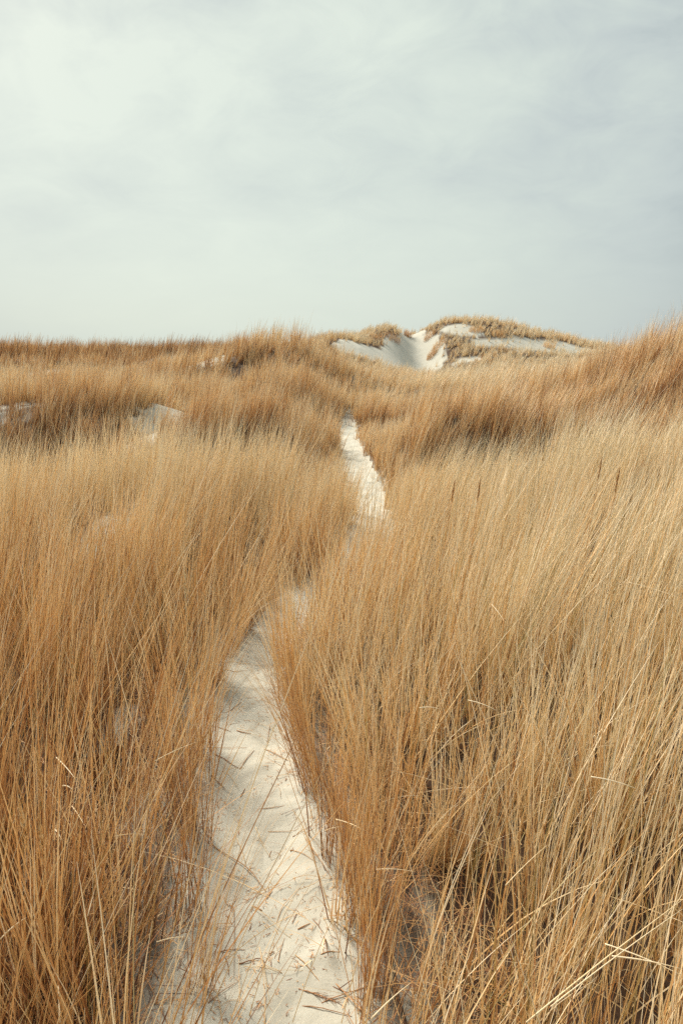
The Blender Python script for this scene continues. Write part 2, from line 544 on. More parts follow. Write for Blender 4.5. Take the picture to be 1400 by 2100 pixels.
def gen(y0, y1, tdens, nb, seg, wmul, lmul=1.0, xk=0.66, xm=1.3, rr=0.075):
    """tufts between two distances; returns per-region blade arrays"""
    xm_ = xk * y1 + xm
    area = 2 * xm_ * (y1 - y0)
    n = int(area * tdens)
    tx = R.uniform(-xm_, xm_, n); ty = R.uniform(y0, y1, n)
    keep = np.abs(tx) < xk * np.maximum(ty, 0) + xm
    keep &= np.hypot(tx, ty) > 0.45
    tx, ty = tx[keep], ty[keep]
    cov = grass_cover(tx, ty)
    keep = R.random(len(tx)) < cov
    tx, ty, cov = tx[keep], ty[keep], cov[keep]
    nt_ = len(tx)
    cnt = R.poisson(nb * (0.55 + 0.9 * R.random(nt_) ** 1.3) * (0.5 + 0.5 * cov)) + 2
    ti = np.repeat(np.arange(nt_), cnt)
    n = len(ti)
    # per tuft
    th = (0.70 + 0.16 * R.standard_normal(nt_).clip(-1.6, 1.6)) * (0.80 + 0.40 * fbm(tx, ty, 0.55, 61, 3))
    th *= 0.92 + 0.08 * sstep(0.02, 0.5, path_dist(tx, ty))
    far_ = sstep(5, 9, ty)
    th *= (0.88 - 0.22 * far_) + (0.18 + 0.30 * far_) * sstep(0.34, 0.62, fbm(tx, ty, 1.7, 21, 3))
    th = th * (1 - 0.22 * sstep(30, 45, ty) * sstep(-2, 1, tx)) * (1 + 0.15 * sstep(33, 35, ty) * sstep(-2, -4, tx))
    hm = hummocks(tx, ty) 
    mid = sstep(7, 9, ty) * (1 - sstep(30, 34, ty)) * (1 - sstep(3.6, 5, tx) * (ty < 19))
    th = th * (1 - mid * (0.50 - 0.62 * hm))
    taz = R.uniform(0, 2 * np.pi, nt_); tl = np.abs(R.normal(0, 0.07, nt_))
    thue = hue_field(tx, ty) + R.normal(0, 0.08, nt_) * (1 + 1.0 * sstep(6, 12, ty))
    # the wind comes from the left and a little from behind
    wl = 0.06 + 0.22 * (fbm(tx, ty, 0.6, 71, 2) - 0.45) + 0.05 * sstep(-.2, 1.5, tx) + 0.04 * sstep(4, 8, ty)
    wl = wl - 0.06 * (1 - sstep(0.0, 0.5, path_dist(tx, ty))) * (tx < path_x(ty)) * (ty < 3.6)
    wa = 0.25 + 1.6 * (fbm(tx, ty, 0.9, 75, 2) - 0.5)
    wx, wy = wl * np.cos(wa), wl * np.sin(wa)
    # per blade
    # blades come up in small bundles inside a tuft
    nbun = 7
    bi = ti * nbun + R.integers(0, nbun, n)
    brad = np.sqrt(R.random(nt_ * nbun)); bph = R.uniform(0, 2 * np.pi, nt_ * nbun)
    sz = rr * (0.7 + 0.6 * R.random(nt_)[ti])
    ox = sz * (brad[bi] * np.cos(bph[bi]) + R.normal(0, .13, n)); oy = sz * (brad[bi] * np.sin(bph[bi]) + R.normal(0, .13, n))
    rad_ = np.hypot(ox, oy); ph = np.arctan2(oy, ox)
    bhue = R.normal(0, 0.09, nt_ * nbun)[bi]; blean = R.normal(0, 0.08, (nt_ * nbun, 2))[bi]
    bx = tx[ti] + rad_ * np.cos(ph); by = ty[ti] + rad_ * np.sin(ph)
    sp = np.abs(R.normal(0, 0.09, n)) + rad_ / rr * 0.10
    lx = sp * np.cos(ph) + tl[ti] * np.cos(taz[ti]) + R.normal(0, 0.05, n) + blean[:, 0]
    ly = sp * np.sin(ph) + tl[ti] * np.sin(taz[ti]) + R.normal(0, 0.05, n) + blean[:, 1]
    lx2 = lx + 2.2 * wx[ti]; ly2 = ly + 2.2 * wy[ti]
    lx = lx + 0.6 * wx[ti]; ly = ly + 0.6 * wy[ti]
    az = np.arctan2(ly2, lx2)
    tilt = np.hypot(lx, ly)
    bend = np.maximum(np.hypot(lx2, ly2) - tilt, 0.0) + np.abs(R.normal(0, 0.13, n))
    length = th[ti] * (1.10 - 0.60 * R.random(n) ** 1.5) * lmul
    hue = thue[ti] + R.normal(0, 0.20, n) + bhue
    u = R.random(n)
    broken = u < 0.13                      # collapsed, crossing blades
    az = np.where(broken, R.uniform(0, 2 * np.pi, n), az)
    tilt = np.where(broken, R.uniform(0.35, 1.15, n), tilt)
    bend = np.where(broken, R.uniform(0, 0.7, n), bend)
    length = np.where(broken, length * R.uniform(0.35, 0.8, n), length)
    dead = (u > 0.13) & (u < 0.32)         # short dead leaves around the base
    length = np.where(dead, length * R.uniform(0.25, 0.55, n), length)
    tilt = np.where(dead, tilt + R.uniform(0, 0.5, n), tilt)
    hue = np.where(dead, hue - 0.20, hue)
    over = (u > 0.905) & (u < 0.945)        # long loose blades blown over the others
    az = np.where(over, R.normal(0.1, 0.6, n), az)
    tilt = np.where(over, R.uniform(0.25, 0.6, n), tilt)
    length = np.where(over, length * R.uniform(1.05, 1.35, n), length)
    hue = np.where(over, hue + 0.2, hue)
    olive = np.where(R.random(n) < 0.05 + 0.07 * (bx > .3), R.uniform(.4, .9, n), 0.0) * sstep(14, 5, ty)[ti]
    pale = u > 0.945
    hue = np.where(pale, hue + 0.28, hue)
    hue = np.clip(hue, 0.03, 0.97)
    width = (0.0018 + 0.0026 * R.random(n) ** 1.4) * wmul
    bz = terrain(bx, by) - 0.01
    base = np.stack([bx, by, bz], 1)
    yaw = R.uniform(0, np.pi, n)
    reg = region_of(tx, ty)[ti]
    res = {}
    for r in range(10):
        m = reg == r
        if m.any():
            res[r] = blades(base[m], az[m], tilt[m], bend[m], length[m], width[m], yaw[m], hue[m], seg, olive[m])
    return res


BANDS = [  # y0, y1, tufts/m2, blades per tuft, segments, width factor
    (-1.2, 2.2, 74, 30, 6, 1.2),
    (2.2, 3.6, 70, 32, 6, 1.2),
    (3.6, 6.0, 62, 35, 5, 1.28),
    (6.0, 10.0, 52, 36, 4, 1.5),
    (10.0, 16.0, 46, 28, 4, 2.2),
    (16.0, 24.0, 34, 20, 3, 3.3),
    (24.0, 36.0, 24, 16, 3, 4.6),
    (36.0, 66.0, 15, 13, 3, 6.5),
]
acc = {r: [] for r in range(10)}
for b in BANDS:
    for r, v in gen(*b).items():
        acc[r].append(v)
tot = 0
for r in range(10):
    if not acc[r]:
        continue
    off = 0; Vs, Fs, Ts = [], [], []
    for V, F, T in acc[r]:
        Vs.append(V); Fs.append(F + off); Ts.append(T); off += len(V)
    F = np.concatenate(Fs)
    tot += len(F) // 4
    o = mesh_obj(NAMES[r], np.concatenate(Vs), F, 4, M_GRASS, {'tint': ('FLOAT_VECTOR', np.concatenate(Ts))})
    tag(o, LABELS[r], 'grass', 'marram grass covering the dunes', 'stuff')
print('grass quads', tot)
acc = None

# ---------------------------------------------------------------- ground and path
def axis(a, b, fine_a, fine_b, step, grow=1.06):
    v = list(np.arange(fine_a, fine_b, step))
    s = step
    while v[-1] < b:
        s *= grow; v.append(v[-1] + s)
    s = step
    while v[0] > a:
        s *= grow; v.insert(0, v[0] - s)
    return np.array(v)


def grid_obj(name, X, Y, Z, mat, attrs):
    ny, nx = X.shape
    co = np.stack([X, Y, Z], -1).reshape(-1, 3)
    i = np.arange(ny * nx).reshape(ny, nx)
    F = np.stack([i[:-1, :-1], i[:-1, 1:], i[1:, 1:], i[1:, :-1]], -1).reshape(-1)
    return mesh_obj(name, co, F, 4, mat, attrs)


gx = axis(-700, 700, -8, 10, 0.05, 1.035)
gy = axis(-60, 900, -1, 18, 0.05, 1.02)
X, Y = np.meshgrid(gx, gy)
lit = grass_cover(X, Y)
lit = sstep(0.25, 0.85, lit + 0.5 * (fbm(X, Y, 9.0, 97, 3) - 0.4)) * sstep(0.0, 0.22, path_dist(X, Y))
g = grid_obj('dune_ground', X, Y, terrain(X, Y), M_SAND, {'litter': ('FLOAT', lit)})
tag(g, 'pale sand dunes rising to the skyline under the dry grass', None, None, 'structure')

yy = np.arange(-1.0, 20.0, 0.012)
uu = np.linspace(-1, 1, 61)
U, YY = np.meshgrid(uu, yy)
XX = path_x(YY) + U * (path_w(YY) + 0.12)
Z0 = terrain(XX, YY)
edge = 1 - sstep(0.86, 1.0, np.abs(U))
lump = 0.050 * (fbm(XX, YY, 4.2, 81, 4) - 0.5) + 0.012 * (fbm(XX, YY, 14, 85, 3) - 0.5)
# trodden hollows: soft old footprints
fr = random.Random(4)
for k in range(46):
    fy = 1.1 + k * 0.31 + fr.uniform(-.05, .05)
    fx = float(path_x(fy)) + (0.09 if k % 2 else -0.09) + fr.uniform(-.04, .04)
    a = fr.uniform(-.4, .4)
    q = G(XX, YY, fx, fy, 0.042, 0.105, a)
    q2 = G(XX, YY, fx, fy, 0.072, 0.15, a)
    lump = lump + (-0.020 * q + 0.008 * (q2 - q)) * fr.uniform(0.5, 1.2)
ZP = Z0 + 0.020 * edge - 0.015 * (1 - edge) + lump * edge
p = grid_obj('sand_path', XX, YY, ZP, M_PATH, {'litter': ('FLOAT', 0.85 * sstep(0.0, 0.10, path_dist(XX, YY)))})
tag(p, 'narrow trodden path of white sand winding ahead through the grass', None, None, 'structure')


def path_z(x, y):
    """top of the sand on the trail"""
    i = min(max(int((y + 1.0) / 0.012), 0), len(yy) - 1)
    u = (x - float(path_x(y))) / (float(path_w(y)) + 0.12)
    if abs(u) > 0.85:
        return float(terrain(x, y))
    j = int(round((u + 1) / 2 * 60))
    return float(max(ZP[i, j], terrain(x, y)))


# ---------------------------------------------------------------- single straws, stalks and tufts
def tube(pts, radii, sides=5):
    """a thin closed tube through points; returns verts, tris"""
    pts = np.asarray(pts, float); n = len(pts)
    V, F = [], []
    for i in range(n):
        d = pts[min(i + 1, n - 1)] - pts[max(i - 1, 0)]
        d = d / (np.linalg.norm(d) + 1e-9)
        a = np.cross(d, (0, 0, 1.0) if abs(d[2]) < 0.9 else (1.0, 0, 0)); a /= np.linalg.norm(a) + 1e-9
        b = np.cross(d, a)
        for s in range(sides):
            an = 2 * math.pi * s / sides
            V.append(pts[i] + (a * math.cos(an) + b * math.sin(an)) * radii[i])
    for i in range(n - 1):
        for s in range(sides):
            p0 = i * sides + s; p1 = i * sides + (s + 1) % sides
            F += [p0, p1, p1 + sides, p0, p1 + sides, p0 + sides]
    for c, ring in ((0, 0), (1, (n - 1) * sides)):
        V.append(pts[0] if c == 0 else pts[-1]); k = len(V) - 1
        for s in range(sides):
            a_, b_ = ring + s, ring + (s + 1) % sides
            F += [k, b_, a_] if c == 0 else [k, a_, b_]
    return np.array(V), np.array(F)


def merge(parts):
    V, F, T, off = [], [], [], 0
    for v, f, hue in parts:
        V.append(v); F.append(f + off); off += len(v)
        t = np.zeros((len(v), 3)); t[:, 0] = hue; t[:, 1] = 0.5
        T.append(t)
    return np.concatenate(V), np.concatenate(F), np.concatenate(T)


def tube_obj(name, parts, origin, mat=None, parent=None):
    V, F, T = merge(parts)
    o = mesh_obj(name, V - np.asarray(origin), F, 3, mat or M_STALK, {'tint': ('FLOAT_VECTOR', T)})
    if parent is None:
        o.location = origin
    else:
        o.parent = parent
    return o


def px_ground(px, py):
    p_ = at(px, py)
    return p_[0], p_[1], path_z(p_[0], p_[1])


def lying(name, pxs, r, hue, label, cat, group, arch=0.006, frond=False):
    """a straw lying on the sand through photo points"""
    P = [np.array(px_ground(*q)) for q in pxs]
    r *= .68; hue = hue + .10
    # smooth through the points
    K = []
    n = 6
    for a, b in zip(P[:-1], P[1:]):
        for s in range(n):
            K.append(a + (b - a) * s / n)
    K.append(P[-1]); K = np.array(K)
    if len(P) > 2:
        for _ in range(5):
            K[1:-1] = (K[:-2] + K[1:-1] * 2 + K[2:]) / 4
    m = len(K)
    arch = min(arch, .02 * float(np.linalg.norm(K[-1] - K[0])))
    for i in range(m):
        t = i / (m - 1)
        K[i, 2] = max(path_z(K[i, 0], K[i, 1]), K[i, 2] - 0.01) + r * 0.8 + arch * math.sin(math.pi * t)
    radii = [r * (1 - 0.55 * (i / (m - 1)) ** 2) for i in range(m)]
    parts = [(*tube(K, radii), hue)]
    if frond:
        rr_ = random.Random(int(pxs[0][0]))
        d = K[-1] - K[0]; d /= np.linalg.norm(d)
        side = np.array((-d[1], d[0], 0))
        for i in range(m // 3, m):
            for s in (-1, 1):
                q = K[i] + d * rr_.uniform(.01, .025) + side * s * rr_.uniform(.003, .012)
                q[2] = K[i][2] + rr_.uniform(0, .004)
                parts.append((*tube([K[i], q], [r * .5, r * .25], 4), hue + rr_.uniform(-.1, .1)))
    o = tube_obj(name, parts, K[0])
    return tag(o, label, cat, group)


c7 = lambda x, y: (400 + x / 2.8, 1600 + y / 2.8)
c4 = lambda x, y: (400 + x / 2.8, 1100 + y / 2.8)
GS = 'fallen straws on the sandy path'
STRAWS = [
    ([c7(375, 182), c7(450, 180), c7(515, 175)], .0017, .22, 'short straight brown straw lying level across the path'),
    ([c7(262, 115), c7(275, 92), c7(288, 62)], .0030, .12, 'thick dark chip of stem on the sand, standing out among thin straws'),
    ([c7(90, 0), c7(140, 28), c7(175, 65)], .0016, .20, 'curved brown straw near the left edge at the middle of the path'),
    ([c7(420, 300), c7(510, 298), c7(600, 302)], .0014, .34, 'tan straw lying level, part of a crossing pair'),
    ([c7(560, 332), c7(620, 322), c7(676, 298)], .0019, .26, 'tan straw with upturned right end, part of a crossing pair'),
    ([c7(95, 395), c7(215, 475), c7(325, 555), c7(370, 610), c7(408, 668)], .0023, .24, 'longest brown stem lying diagonally down the path to a thick dark end'),
    ([c7(412, 716), c7(430, 690), c7(446, 664)], .0016, .12, 'small dark straw just below the thick end of the long diagonal stem'),
    ([c7(338, 758), c7(362, 778), c7(388, 797)], .0028, .20, 'stubby brown stem piece in the middle of the path'),
    ([c7(470, 850), c7(497, 775), c7(560, 700), c7(625, 648)], .0014, .36, 'arched golden straw bowing up to the right on clean sand'),
    ([c7(130, 1022), c7(205, 1006), c7(287, 990)], .0022, .14, 'dark straw near the left edge, rising slightly to the right'),
    ([c7(252, 1086), c7(310, 1064), c7(368, 1054), c7(404, 1082)], .0024, .12, 'hooked dark stem with its right end bent downward'),
    ([c7(725, 1305), c7(860, 1256), c7(1000, 1208)], .0020, .24, 'long brown straw reaching right to the foot of the grass'),
    ([c7(718, 1062), c7(775, 1056), c7(832, 1050)], .0017, .30, 'level golden bar of the small straw cross'),
    ([c7(738, 950), c7(752, 1020), c7(771, 1104)], .0018, .12, 'upright dark bar of the small straw cross'),
    ([c7(590, 902), c7(625, 893), c7(662, 878)], .0025, .26, 'stubby tan straw right of the middle of the path'),
    ([c7(168, 1030), c7(192, 1092), c7(196, 1162)], .0019, .14, 'short dark bent straw close to the left edge of the path'),
    ([c7(225, 760), c7(228, 980), c7(225, 1192)], .0012, .10, 'very thin long dark straw pointing straight down the path'),
    ([c7(478, 1084), c7(490, 1010), c7(514, 938)], .0016, .22, 'brown straw pointing away up the path beside pale leaning blades'),
    ([c7(555, 430), c7(625, 478), c7(702, 532)], .0015, .34, 'tan straw with a thick knot at its upper left end'),
    ([c7(545, 440), c7(556, 432), c7(566, 428)], .0030, .28, 'tiny knotted stub at the upper end of a tan straw'),
    ([c7(585, 812), c7(572, 840), c7(558, 868)], .0016, .10, 'tiny dark straw above the stubby tan one'),
    ([c7(425, 445), c7(432, 430), c7(440, 415)], .0018, .18, 'tiny brown straw left of the knotted tan one'),
    ([c7(130, 140), c7(128, 165), c7(142, 186)], .0022, .16, 'small curled brown straw by the left edge'),
    ([c7(310, 890), c7(320, 876), c7(326, 856)], .0024, .10, 'small dark seed husk in the middle of the path'),
    ([c7(630, 370), c7(690, 470), c7(760, 590), c7(830, 700)], .0014, .30, 'long thin tan straw slanting down to the right side grass'),
    ([c7(850, 905), c7(905, 970), c7(960, 1030)], .0026, .40, 'short fluffy golden straw against the foot of the right side grass'),
    ([c7(680, 850), c7(710, 895), c7(740, 935)], .0016, .16, 'thin brown straw with a small dark head'),
    ([c7(428, 1028), c7(436, 1040), c7(456, 1022)], .0026, .08, 'tiny dark curled husk beside the pale leaning blades'),
    ([c7(80, 1350), c7(170, 1270), c7(250, 1215)], .0016, .18, 'brown straw at the bottom left edge of the path'),
    ([c7(615, 1315), c7(760, 1345), c7(900, 1385)], .0018, .16, 'curved brown straw at the very bottom of the path'),
    ([c7(575, 1050), c7(650, 1130), c7(720, 1210)], .0015, .40, 'pale golden straw slanting down onto the brown seed frond'),
    ([c7(160, 690), c7(200, 740), c7(245, 690)], .0014, .20, 'thin bent straw forming a shallow V near the left edge'),
    ([c4(110, 1270), c4(180, 1310), c4(250, 1345)], .0025, .12, 'dark stem forming the left half of a V on the upper path'),
    ([c4(258, 1350), c4(300, 1310), c4(342, 1264)], .0026, .12, 'dark stem forming the right half of a V on the upper path'),
    ([c4(130, 1116), c4(170, 1128), c4(210, 1140)], .0020, .18, 'small brown straw near the left edge of the upper path'),
    ([c4(240, 1134), c4(270, 1150), c4(322, 1154)], .0030, .22, 'stubby brown straw with a frayed end on the upper path'),
    ([c4(400, 1250), c4(465, 1282), c4(535, 1322)], .0024, .28, 'thick tan stem lying toward the right side grass on the upper path'),
    ([c4(65, 1235), c4(180, 1232), c4(300, 1242)], .0014, .34, 'long thin tan straw lying level across the upper path'),
    ([c4(205, 1015), c4(235, 985), c4(270, 970)], .0022, .20, 'small brown straw on the bright sand of the upper path'),
    ([c4(330, 585), c4(400, 588), c4(470, 596)], .0020, .62, 'pale straw lying level across the farthest near stretch of path'),
    ([c4(150, 760), c4(240, 752), c4(385, 758)], .0020, .58, 'pale straw lying level where the near path starts to narrow'),
    ([c4(175, 800), c4(240, 825), c4(300, 800)], .0018, .34, 'shallow curved tan straw just below the pale level straw'),
    ([c4(430, 1090), c4(420, 1150), c4(414, 1210)], .0018, .20, 'thin brown straw pointing down the path beside the arching stems'),
    ([c4(360, 600), c4(395, 650), c4(430, 700)], .0017, .26, 'brown straw slanting at the far narrow stretch of path'),
]
for pts, r, hue, lab in STRAWS:
    lying('fallen_straw', pts, r, hue, lab, 'straw', GS)
lying('seed_frond', [c7(595, 1228), c7(700, 1268), c7(815, 1306)], .0022, .18,
      'brown feathery seed frond lying near the bottom of the sandy path', 'seed frond', None, .004, True)
lying('seed_frond', [c7(880, 955), c7(915, 985), c7(955, 1020)], .0018, .36,
      'small golden feathery seed frond beside the foot of the right side grass', 'seed frond', None, .004, True)

# many tiny bits: a small kit of shapes copied along the path
kit = []
rk = random.Random(12)
for k in range(8):
    ln = rk.uniform(.018, .07)
    bend_ = rk.uniform(-2, 2)
    pts = [np.array((ln * (t - .5), bend_ * ln * (t - .5) ** 2 * 2, 0.0015)) for t in np.linspace(0, 1, 6)]
    r0 = rk.uniform(.0005, .0010)
    pts = [np.array((q[0], q[1], r0)) for q in pts]
    V, F, T = merge([(*tube(pts, [r0 * (1 - .5 * t) for t in np.linspace(0, 1, 6)], 4), rk.uniform(.3, .7))])
    kit.append((V, F, T))
kit_me = []
for V, F, T in kit:
    o = mesh_obj('straw_fragment', V, F, 3, M_STALK, {'tint': ('FLOAT_VECTOR', T)})
    kit_me.append(o)
first = set()
for k in range(48):
    y = 1.15 + 3.1 * rk.random() ** 1.25
    x = float(path_x(y)) + rk.uniform(-1, 1) * (float(path_w(y)) + .02)
    i = rk.randrange(8)
    o = kit_me[i] if i not in first else kit_me[i].copy()
    if i in first:
        col.objects.link(o)
    first.add(i)
    o.location = (x, y, path_z(x, y) + .001)
    o.rotation_euler = (rk.uniform(-.08, .08), rk.uniform(-.08, .08), rk.uniform(0, 6.28))
    tag(o, 'tiny brown straw fragment among many scattered on the near sandy path', 'straw', 'straw fragments on the near path')

# long thin curved straws, paler than the fragments
long_me = []
for k in range(6):
    ln = rk.uniform(.09, .22); bend_ = rk.uniform(-1.2, 1.2)
    pts = [np.array((ln * (t - .5), bend_ * ln * ln * (t - .5) ** 2, .0012 + .012 * math.sin(math.pi * t) * rk.random())) for t in np.linspace(0, 1, 9)]
    V, F, T = merge([(*tube(pts, [.0011 * (1 - .6 * t) for t in np.linspace(0, 1, 9)], 4), rk.uniform(.45, .85))])
    long_me.append(mesh_obj('curved_straw', V, F, 3, M_STALK, {'tint': ('FLOAT_VECTOR', T)}))
for k in range(34):
    o = long_me[k] if k < 6 else long_me[k % 6].copy()
    if k >= 6:
        col.objects.link(o)
    y = 1.2 + 2.6 * rk.random() ** 1.2
    x = float(path_x(y)) + rk.uniform(-.9, .9) * float(path_w(y))
    o.location = (x, y, path_z(x, y) + .003)
    o.rotation_euler = (rk.uniform(-.04, .04), rk.uniform(-.04, .04), rk.uniform(0, 6.28))
    tag(o, 'long thin curved pale straw, one of many strewn loosely over the near path', 'straw', 'long curved straws on the near path')

# litter too fine to count
n = 5200
ly_ = 1.1 + 5.5 * R.random(n) ** 1.4
lx_ = path_x(ly_) + R.uniform(-1, 1, n) * (path_w(ly_) + .10)
cl = fbm(lx_, ly_, 5.0, 91, 3)
kp = (cl > 0.5) | (np.abs(lx_ - path_x(ly_)) > path_w(ly_) - .05) & (R.random(n) < .8)
lx_, ly_ = lx_[kp], ly_[kp]; n = len(lx_)
lz_ = np.array([path_z(a, b) for a, b in zip(lx_, ly_)]) + .0015
an = R.uniform(0, 6.28, n); ll = R.uniform(.003, .022, n); lw = R.uniform(.0004, .0011, n)
dx_, dy_ = np.cos(an) * ll / 2, np.sin(an) * ll / 2
ex_, ey_ = -np.sin(an) * lw, np.cos(an) * lw
V = np.zeros((n, 4, 3))
for j, (s1, s2) in enumerate(((-1, -1), (1, -1), (1, 1), (-1, 1))):
    V[:, j, 0] = lx_ + s1 * dx_ + s2 * ex_; V[:, j, 1] = ly_ + s1 * dy_ + s2 * ey_; V[:, j, 2] = lz_ + (s1 + 1) * .001
T = np.zeros((n, 4, 3)); T[..., 0] = R.uniform(.12, .55, n)[:, None]; T[..., 1] = .5
o = mesh_obj('plant_litter', V.reshape(-1, 3), np.arange(n * 4), 4, M_STALK, {'tint': ('FLOAT_VECTOR', T.reshape(-1, 3))}, False)
tag(o, 'fine dark plant litter strewn over the sand along the path', 'litter', None, 'stuff')


# dead straw matted on the ground at the feet of the grass
n = 9000
ty_ = 0.9 + 5.0 * R.random(n) ** 1.3
sd_ = R.choice([-1.0, 1.0], n)
tx_ = path_x(ty_) + sd_ * (path_w(ty_) + np.abs(R.normal(0, .16, n)) - .05 + .35 * R.random(n) ** 2)
ta_ = np.where(R.random(n) < .5, R.normal(1.4, .6, n), R.uniform(0, 6.28, n))
tl_ = R.uniform(.03, .20, n)
tz_ = terrain(tx_, ty_) + R.uniform(.002, .03, n) * sstep(-.02, .10, path_dist(tx_, ty_)) + .012
V, F, T = blades(np.stack([tx_ - np.cos(ta_) * tl_ / 2, ty_ - np.sin(ta_) * tl_ / 2, tz_], 1), ta_, R.normal(math.pi / 2 - .03, .10, n), R.uniform(0, .12, n),
                 tl_, R.uniform(.0012, .0030, n), ta_ + math.pi / 2, np.clip(R.normal(.42, .2, n), .05, .95), 4)
o = mesh_obj('dead_straw', V, F, 4, M_GRASS, {'tint': ('FLOAT_VECTOR', T)})
tag(o, 'dead straw matted on the sand at the feet of the grass along the path', 'straw', None, 'stuff')


def tuft(px, py, n, h, lean_az, lean, spread, hue, label, cat='grass tuft', group=None, r=0.05, wmul=1.0, name='grass_tuft', seed=0, bendk=0.5):
    rg = np.random.default_rng(1000 + seed)
    c = at(px, py)
    ph = rg.uniform(0, 2 * np.pi, n); rd = r * np.sqrt(rg.random(n))
    bx = c[0] + rd * np.cos(ph); by = c[1] + rd * np.sin(ph)
    bz = np.maximum(terrain(bx, by), [path_z(a, b) for a, b in zip(bx, by)]) - .008
    lx = lean * math.cos(lean_az) + spread * rg.standard_normal(n); ly = lean * math.sin(lean_az) + spread * rg.standard_normal(n)
    az = np.arctan2(ly, lx); ti = np.hypot(lx, ly)
    bend = np.abs(rg.normal(bendk, .25, n)) * np.clip(ti * 1.6, .2, 1.2)
    ln = h * (1.05 - .5 * rg.random(n) ** 1.5)
    wd = (0.0012 + .0016 * rg.random(n)) * wmul
    hu = np.clip(hue + rg.normal(0, .13, n), .03, .97)
    o0 = np.array((c[0], c[1], float(terrain(c[0], c[1]))))
    V, F, T = blades(np.stack([bx, by, bz], 1) - o0, az, ti * .6, bend, ln, wd, rg.uniform(0, np.pi, n), hu, 8)
    o = mesh_obj(name, V, F, 4, M_GRASS, {'tint': ('FLOAT_VECTOR', T)})
    o.location = o0
    return tag(o, label, cat, group)


GT = 'tufts spilling over the path edge'
TU = [
    # px, py, n, h, az, lean, spread, hue, label
    (410, 2060, 44, .62, rad(35), .50, .22, .52, 'loose tuft at the bottom left of the path fanning long pale blades over the sand'),
    (390, 1880, 60, .50, rad(60), .12, .16, .36, 'sparse dark based tuft on the left edge of the path near the bottom'),
    (404, 1730, 70, .55, rad(80), .12, .15, .42, 'brown tuft on the left edge of the path opposite the stubbly right bank'),
    (418, 1545, 80, .60, rad(60), .22, .18, .55, 'golden tuft on the left edge where the path is widest'),
    (440, 1410, 90, .66, rad(45), .42, .18, .66, 'tuft of long pale blades leaning right over the upper left path edge'),
    (470, 1350, 70, .66, rad(40), .50, .20, .68, 'pale tuft bowing right where the near path begins to narrow'),
    (505, 1305, 60, .50, rad(100), .2, .26, .38, 'tangled brown tuft standing at the far left corner of the near path'),
    (640, 1625, 90, .62, rad(140), .55, .14, .46, 'clump on the right edge throwing brown stems in an arc across the path'),
    (625, 1560, 70, .62, rad(150), .30, .18, .56, 'golden clump on the right edge just above the arching brown stems'),
    (590, 1440, 90, .70, rad(120), .16, .14, .66, 'tall golden clump on the right edge at the upper bend of the path'),
    (578, 1360, 80, .70, rad(100), .16, .14, .70, 'pale golden clump closing off the path at its upper bend'),
    (688, 1780, 80, .60, rad(70), .10, .15, .50, 'stiff upright clump whose dark feet end at the middle of the right edge'),
    (722, 1830, 60, .55, rad(50), .16, .15, .46, 'small upright clump just below the dark footed clump on the right edge'),
    (752, 1900, 80, .60, rad(100), .2, .16, .50, 'leaning tan clump on the right edge above the bottom corner'),
    (765, 2060, 90, .60, rad(80), .2, .18, .48, 'dense clump at the bottom right corner of the path'),
    (700, 1700, 36, .50, rad(160), .55, .22, .40, 'thin scatter of stems leaning left from the middle of the right edge'),
]
for k, (px, py, n_, h_, az_, le_, sp_, hu_, lab) in enumerate(TU):
    tuft(px, py, n_, h_, az_, le_, sp_, hu_, lab, group=GT, seed=k, r=.04 if n_ < 60 else .055)


# single pale blades and broken stalks that stand out against the grass
def span(name, a, ha, b, hb, r, hue, label, cat, group=None, sag=0.004, tip=.3):
    """a stalk from one photo point (height above ground) to another"""
    A = at(a[0], a[1], ha); B = at(b[0], b[1], hb)
    # keep the stalk's two ends at similar distances: both lie on the same raised surface
    K = [A + (B - A) * t + np.array((0, 0, sag * math.sin(math.pi * t))) for t in np.linspace(0, 1, 10)]
    o = tube_obj(name, [(*tube(K, [.6 * r * (1 - (1 - tip) * t ** 2) for t in np.linspace(0, 1, 10)]), hue)], A)
    return tag(o, label, cat, group)


